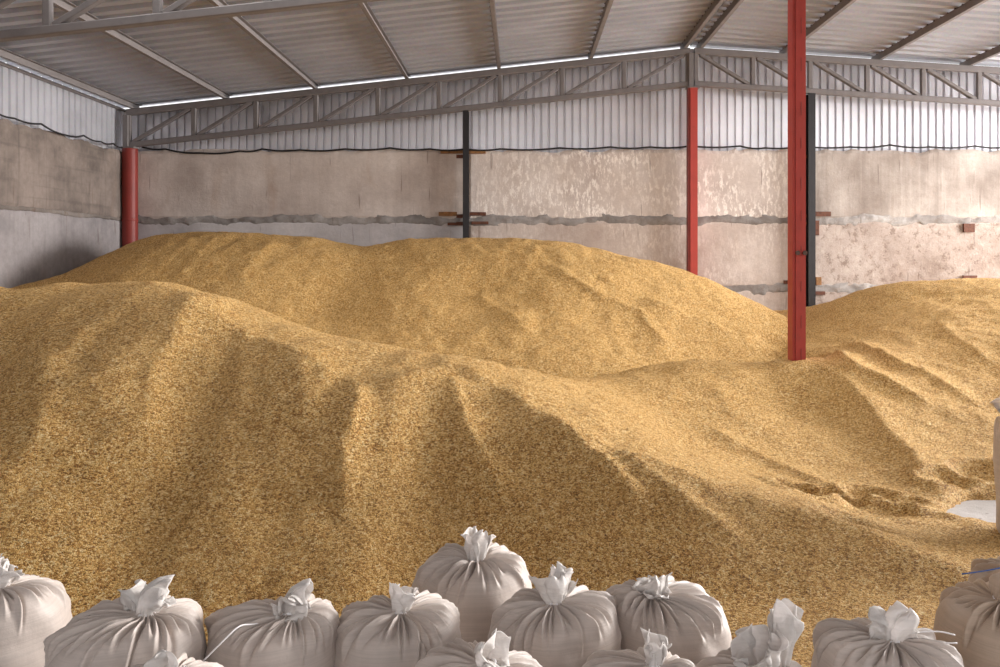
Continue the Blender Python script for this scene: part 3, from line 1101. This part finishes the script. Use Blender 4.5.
def make_sack(label, cx, Yd, wpx, npx, npy, seed, dy=-0.05, tuft=(0.09, 0.06, 0.3, 0.0), mat='sack', tie='tie', tails=(), pleat=1.0, dome=0.74, extra=None, rot=0.3, body_h=None, squash=0.93):
    x0 = xat(cx, Yd)
    R = wpx / F * Yd / 2
    yn = Yd + dy
    nx, ny, nz = P(npx, npy, yn)
    t = tag(empty('grain_sack', (x0, Yd, 0)), label, 'sack', 'filled woven sacks')
    neck = (nx - x0, ny - Yd)
    vs, fs, top = sack_body(R, nz, neck, seed, squash, rot, pleat, dome)
    link_mesh('sack_body', vs, fs, M[mat], t, True)
    hgt, flare, fold, fdir = tuft
    tv, tf = tuft_mesh((top[0], top[1], top[2] - 0.012), R * 0.105, hgt, flare, fold, fdir, seed + 50)
    o = link_mesh('gathered_mouth', tv, tf, M['tuft'] if mat == 'sack' else M[mat], t, True)
    md = o.modifiers.new('cloth', 'SOLIDIFY'); md.thickness = 0.0015
    if extra:
        for (dx, dyy, h2, f2, fo2, fd2) in extra:
            tv, tf = tuft_mesh((top[0] + dx, top[1] + dyy, top[2] - 0.015), R * 0.09, h2, f2, fo2, fd2, seed + 90)
            o = link_mesh('crumpled_flap', tv, tf, M['tuft'], t, True)
            md = o.modifiers.new('cloth', 'SOLIDIFY'); md.thickness = 0.0015
    b = MB()
    ring = [(top[0] + R * 0.118 * math.cos(a), top[1] + R * 0.118 * math.sin(a), top[2] - 0.004 + 0.003 * math.sin(3 * a)) for a in np.linspace(0, 2 * math.pi, 25)]
    b.tube(ring, 0.0035, 6)
    for pts in tails:
        loc = [Vector(P(px, py, yy)) - Vector((x0, Yd, 0)) for px, py, yy in pts]
        fine = []
        for i in range(len(loc) - 1):
            for k in range(6):
                fine.append(loc[i].lerp(loc[i + 1], k / 6))
        fine.append(loc[-1])
        sm = [Vector(p) for p in fine]
        for _ in range(6):
            sm = [sm[0]] + [(sm[i - 1] + sm[i] * 2 + sm[i + 1]) / 4 for i in range(1, len(sm) - 1)] + [sm[-1]]
        b.tube(sm, 0.0022, 6)
    b.build('tie_string', M[tie], t, True)
    return t


PI = math.pi
make_sack('white sack cut by the left picture edge', 2, 2.45, 122, 0, 585, 1, tuft=(0.07, 0.05, 0.8, 0.5), extra=[(0.0, 0.0, 0.06, 0.04, 1.3, 2.8)])
make_sack('wide white sack second from the left, its bunched mouth flopped over', 126, 2.2, 150, 146, 611, 2, tuft=(0.08, 0.045, 1.5, 0.4), extra=[(-0.02, 0.02, 0.065, 0.042, 1.45, 2.7)])
make_sack('white sack third from the left with a loose string hanging on its left', 270, 2.32, 134, 290, 610, 3, tuft=(0.075, 0.045, 1.65, -0.1), extra=[(0.0, -0.005, 0.05, 0.045, 1.7, -1.3)],
          tails=[((288, 614, 2.3), (255, 625, 2.2), (240, 624, 2.12), (222, 642, 2.08), (202, 662, 2.06))])
make_sack('white sack with a small upright knot, left of the highest sack', 396, 2.38, 126, 400, 609, 4, tuft=(0.07, 0.04, 0.35, 0.4), pleat=1.1)
make_sack('highest white sack, standing behind the others with an upright mouth', 472, 2.82, 117, 476, 559, 5, tuft=(0.1, 0.05, 0.15, 1.0), pleat=1.1, dome=0.76)
make_sack('plump white sack right in front of the highest one', 555, 2.44, 130, 554, 600, 6, tuft=(0.075, 0.06, 0.55, 1.9), extra=[(0.01, 0.02, 0.085, 0.05, 0.9, 0.7)])
make_sack('white sack leaning, with a rosette knot, right of the plump one', 668, 2.54, 120, 654, 592, 7, tuft=(0.05, 0.06, 0.5, 2.5), extra=[(0.0, -0.01, 0.035, 0.04, 0.6, -1.2)], pleat=1.1)
make_sack('front row white sack, only its frayed top showing below the highest sack', 482, 2.04, 140, 487, 662, 8, tuft=(0.05, 0.055, 1.0, -0.5))
make_sack('front row white sack under the leaning one, mouth sticking up', 630, 2.06, 128, 654, 662, 9, tuft=(0.065, 0.035, 0.2, 0.3))
make_sack('front row white sack with a ragged rim and a tall crumpled flap', 757, 2.08, 126, 762, 668, 10, tuft=(0.075, 0.075, 0.5, 3.4), extra=[(0.07, 0.05, 0.145, 0.05, 0.12, 0.0)])
make_sack('white sack with two string ends pointing right, beside the tan sack', 888, 2.22, 140, 892, 637, 12, tuft=(0.085, 0.055, 1.45, 0.4), extra=[(-0.01, 0.01, 0.065, 0.05, 1.4, 2.6)],
          tails=[((895, 642, 2.2), (915, 632, 2.2), (940, 631, 2.2), (955, 635, 2.2)), ((897, 643, 2.2), (930, 643, 2.18), (957, 643, 2.18))])
make_sack('tan sack at the right picture edge', 1016, 2.42, 148, 1004, 598, 13, tuft=(0.05, 0.05, 1.2, 0.3), mat='sack_tan')
make_sack('tan sack with a blue tie behind the right edge sack', 1040, 2.95, 130, 1030, 573, 14, tuft=(0.05, 0.05, 1.0, 0.3), mat='sack_tan', tie='blue',
          tails=[((1030, 562, 2.78), (1010, 566, 2.74), (985, 571, 2.72), (962, 574, 2.72))])
make_sack('front row sack at bottom left, only a sliver of its top showing', 160, 1.86, 140, 165, 676, 16, tuft=(0.03, 0.05, 1.2, -1.5))
make_sack('lone sack standing far off on the bare floor at the right picture edge', 1037, 4.72, 68, 1008, 416, 17, tuft=(0.12, 0.08, 0.3, 2.6), mat='sack')

# ------------------------------------------------------------------ daylight
w = bpy.data.worlds.new('daylight')
scene.world = w
w.use_nodes = True
bg = w.node_tree.nodes['Background']
bg.inputs['Color'].default_value = (0.98, 0.98, 1.0, 1)
bg.inputs['Strength'].default_value = 1.25


def area(name, loc, rot, sx, sy, power, col):
    l = bpy.data.lights.new(name, 'AREA')
    l.shape = 'RECTANGLE'
    l.size, l.size_y = sx, sy
    l.energy = power
    l.color = col
    o = bpy.data.objects.new(name, l)
    o.location = loc
    o.rotation_euler = rot
    C.objects.link(o)
    return o


# the shed is open along its right side
area('daylight_right_opening', (18.5, 10.8, 3.6), (0, math.radians(86), 0), 6.0, 10, 9000, (1.0, 0.98, 0.96))
# fill lamps added over the holes cut in the roof, out of view
for (xa, xb, l0, l1, y0, y1), pw in zip(ADDED_HOLES, (180, 210)):
    area('added_roof_fill', ((l0 + l1) / 2, (y0 + y1) / 2, 5.75), (0, 0, 0), l1 - l0, y1 - y0, pw, (1.0, 0.98, 0.95))
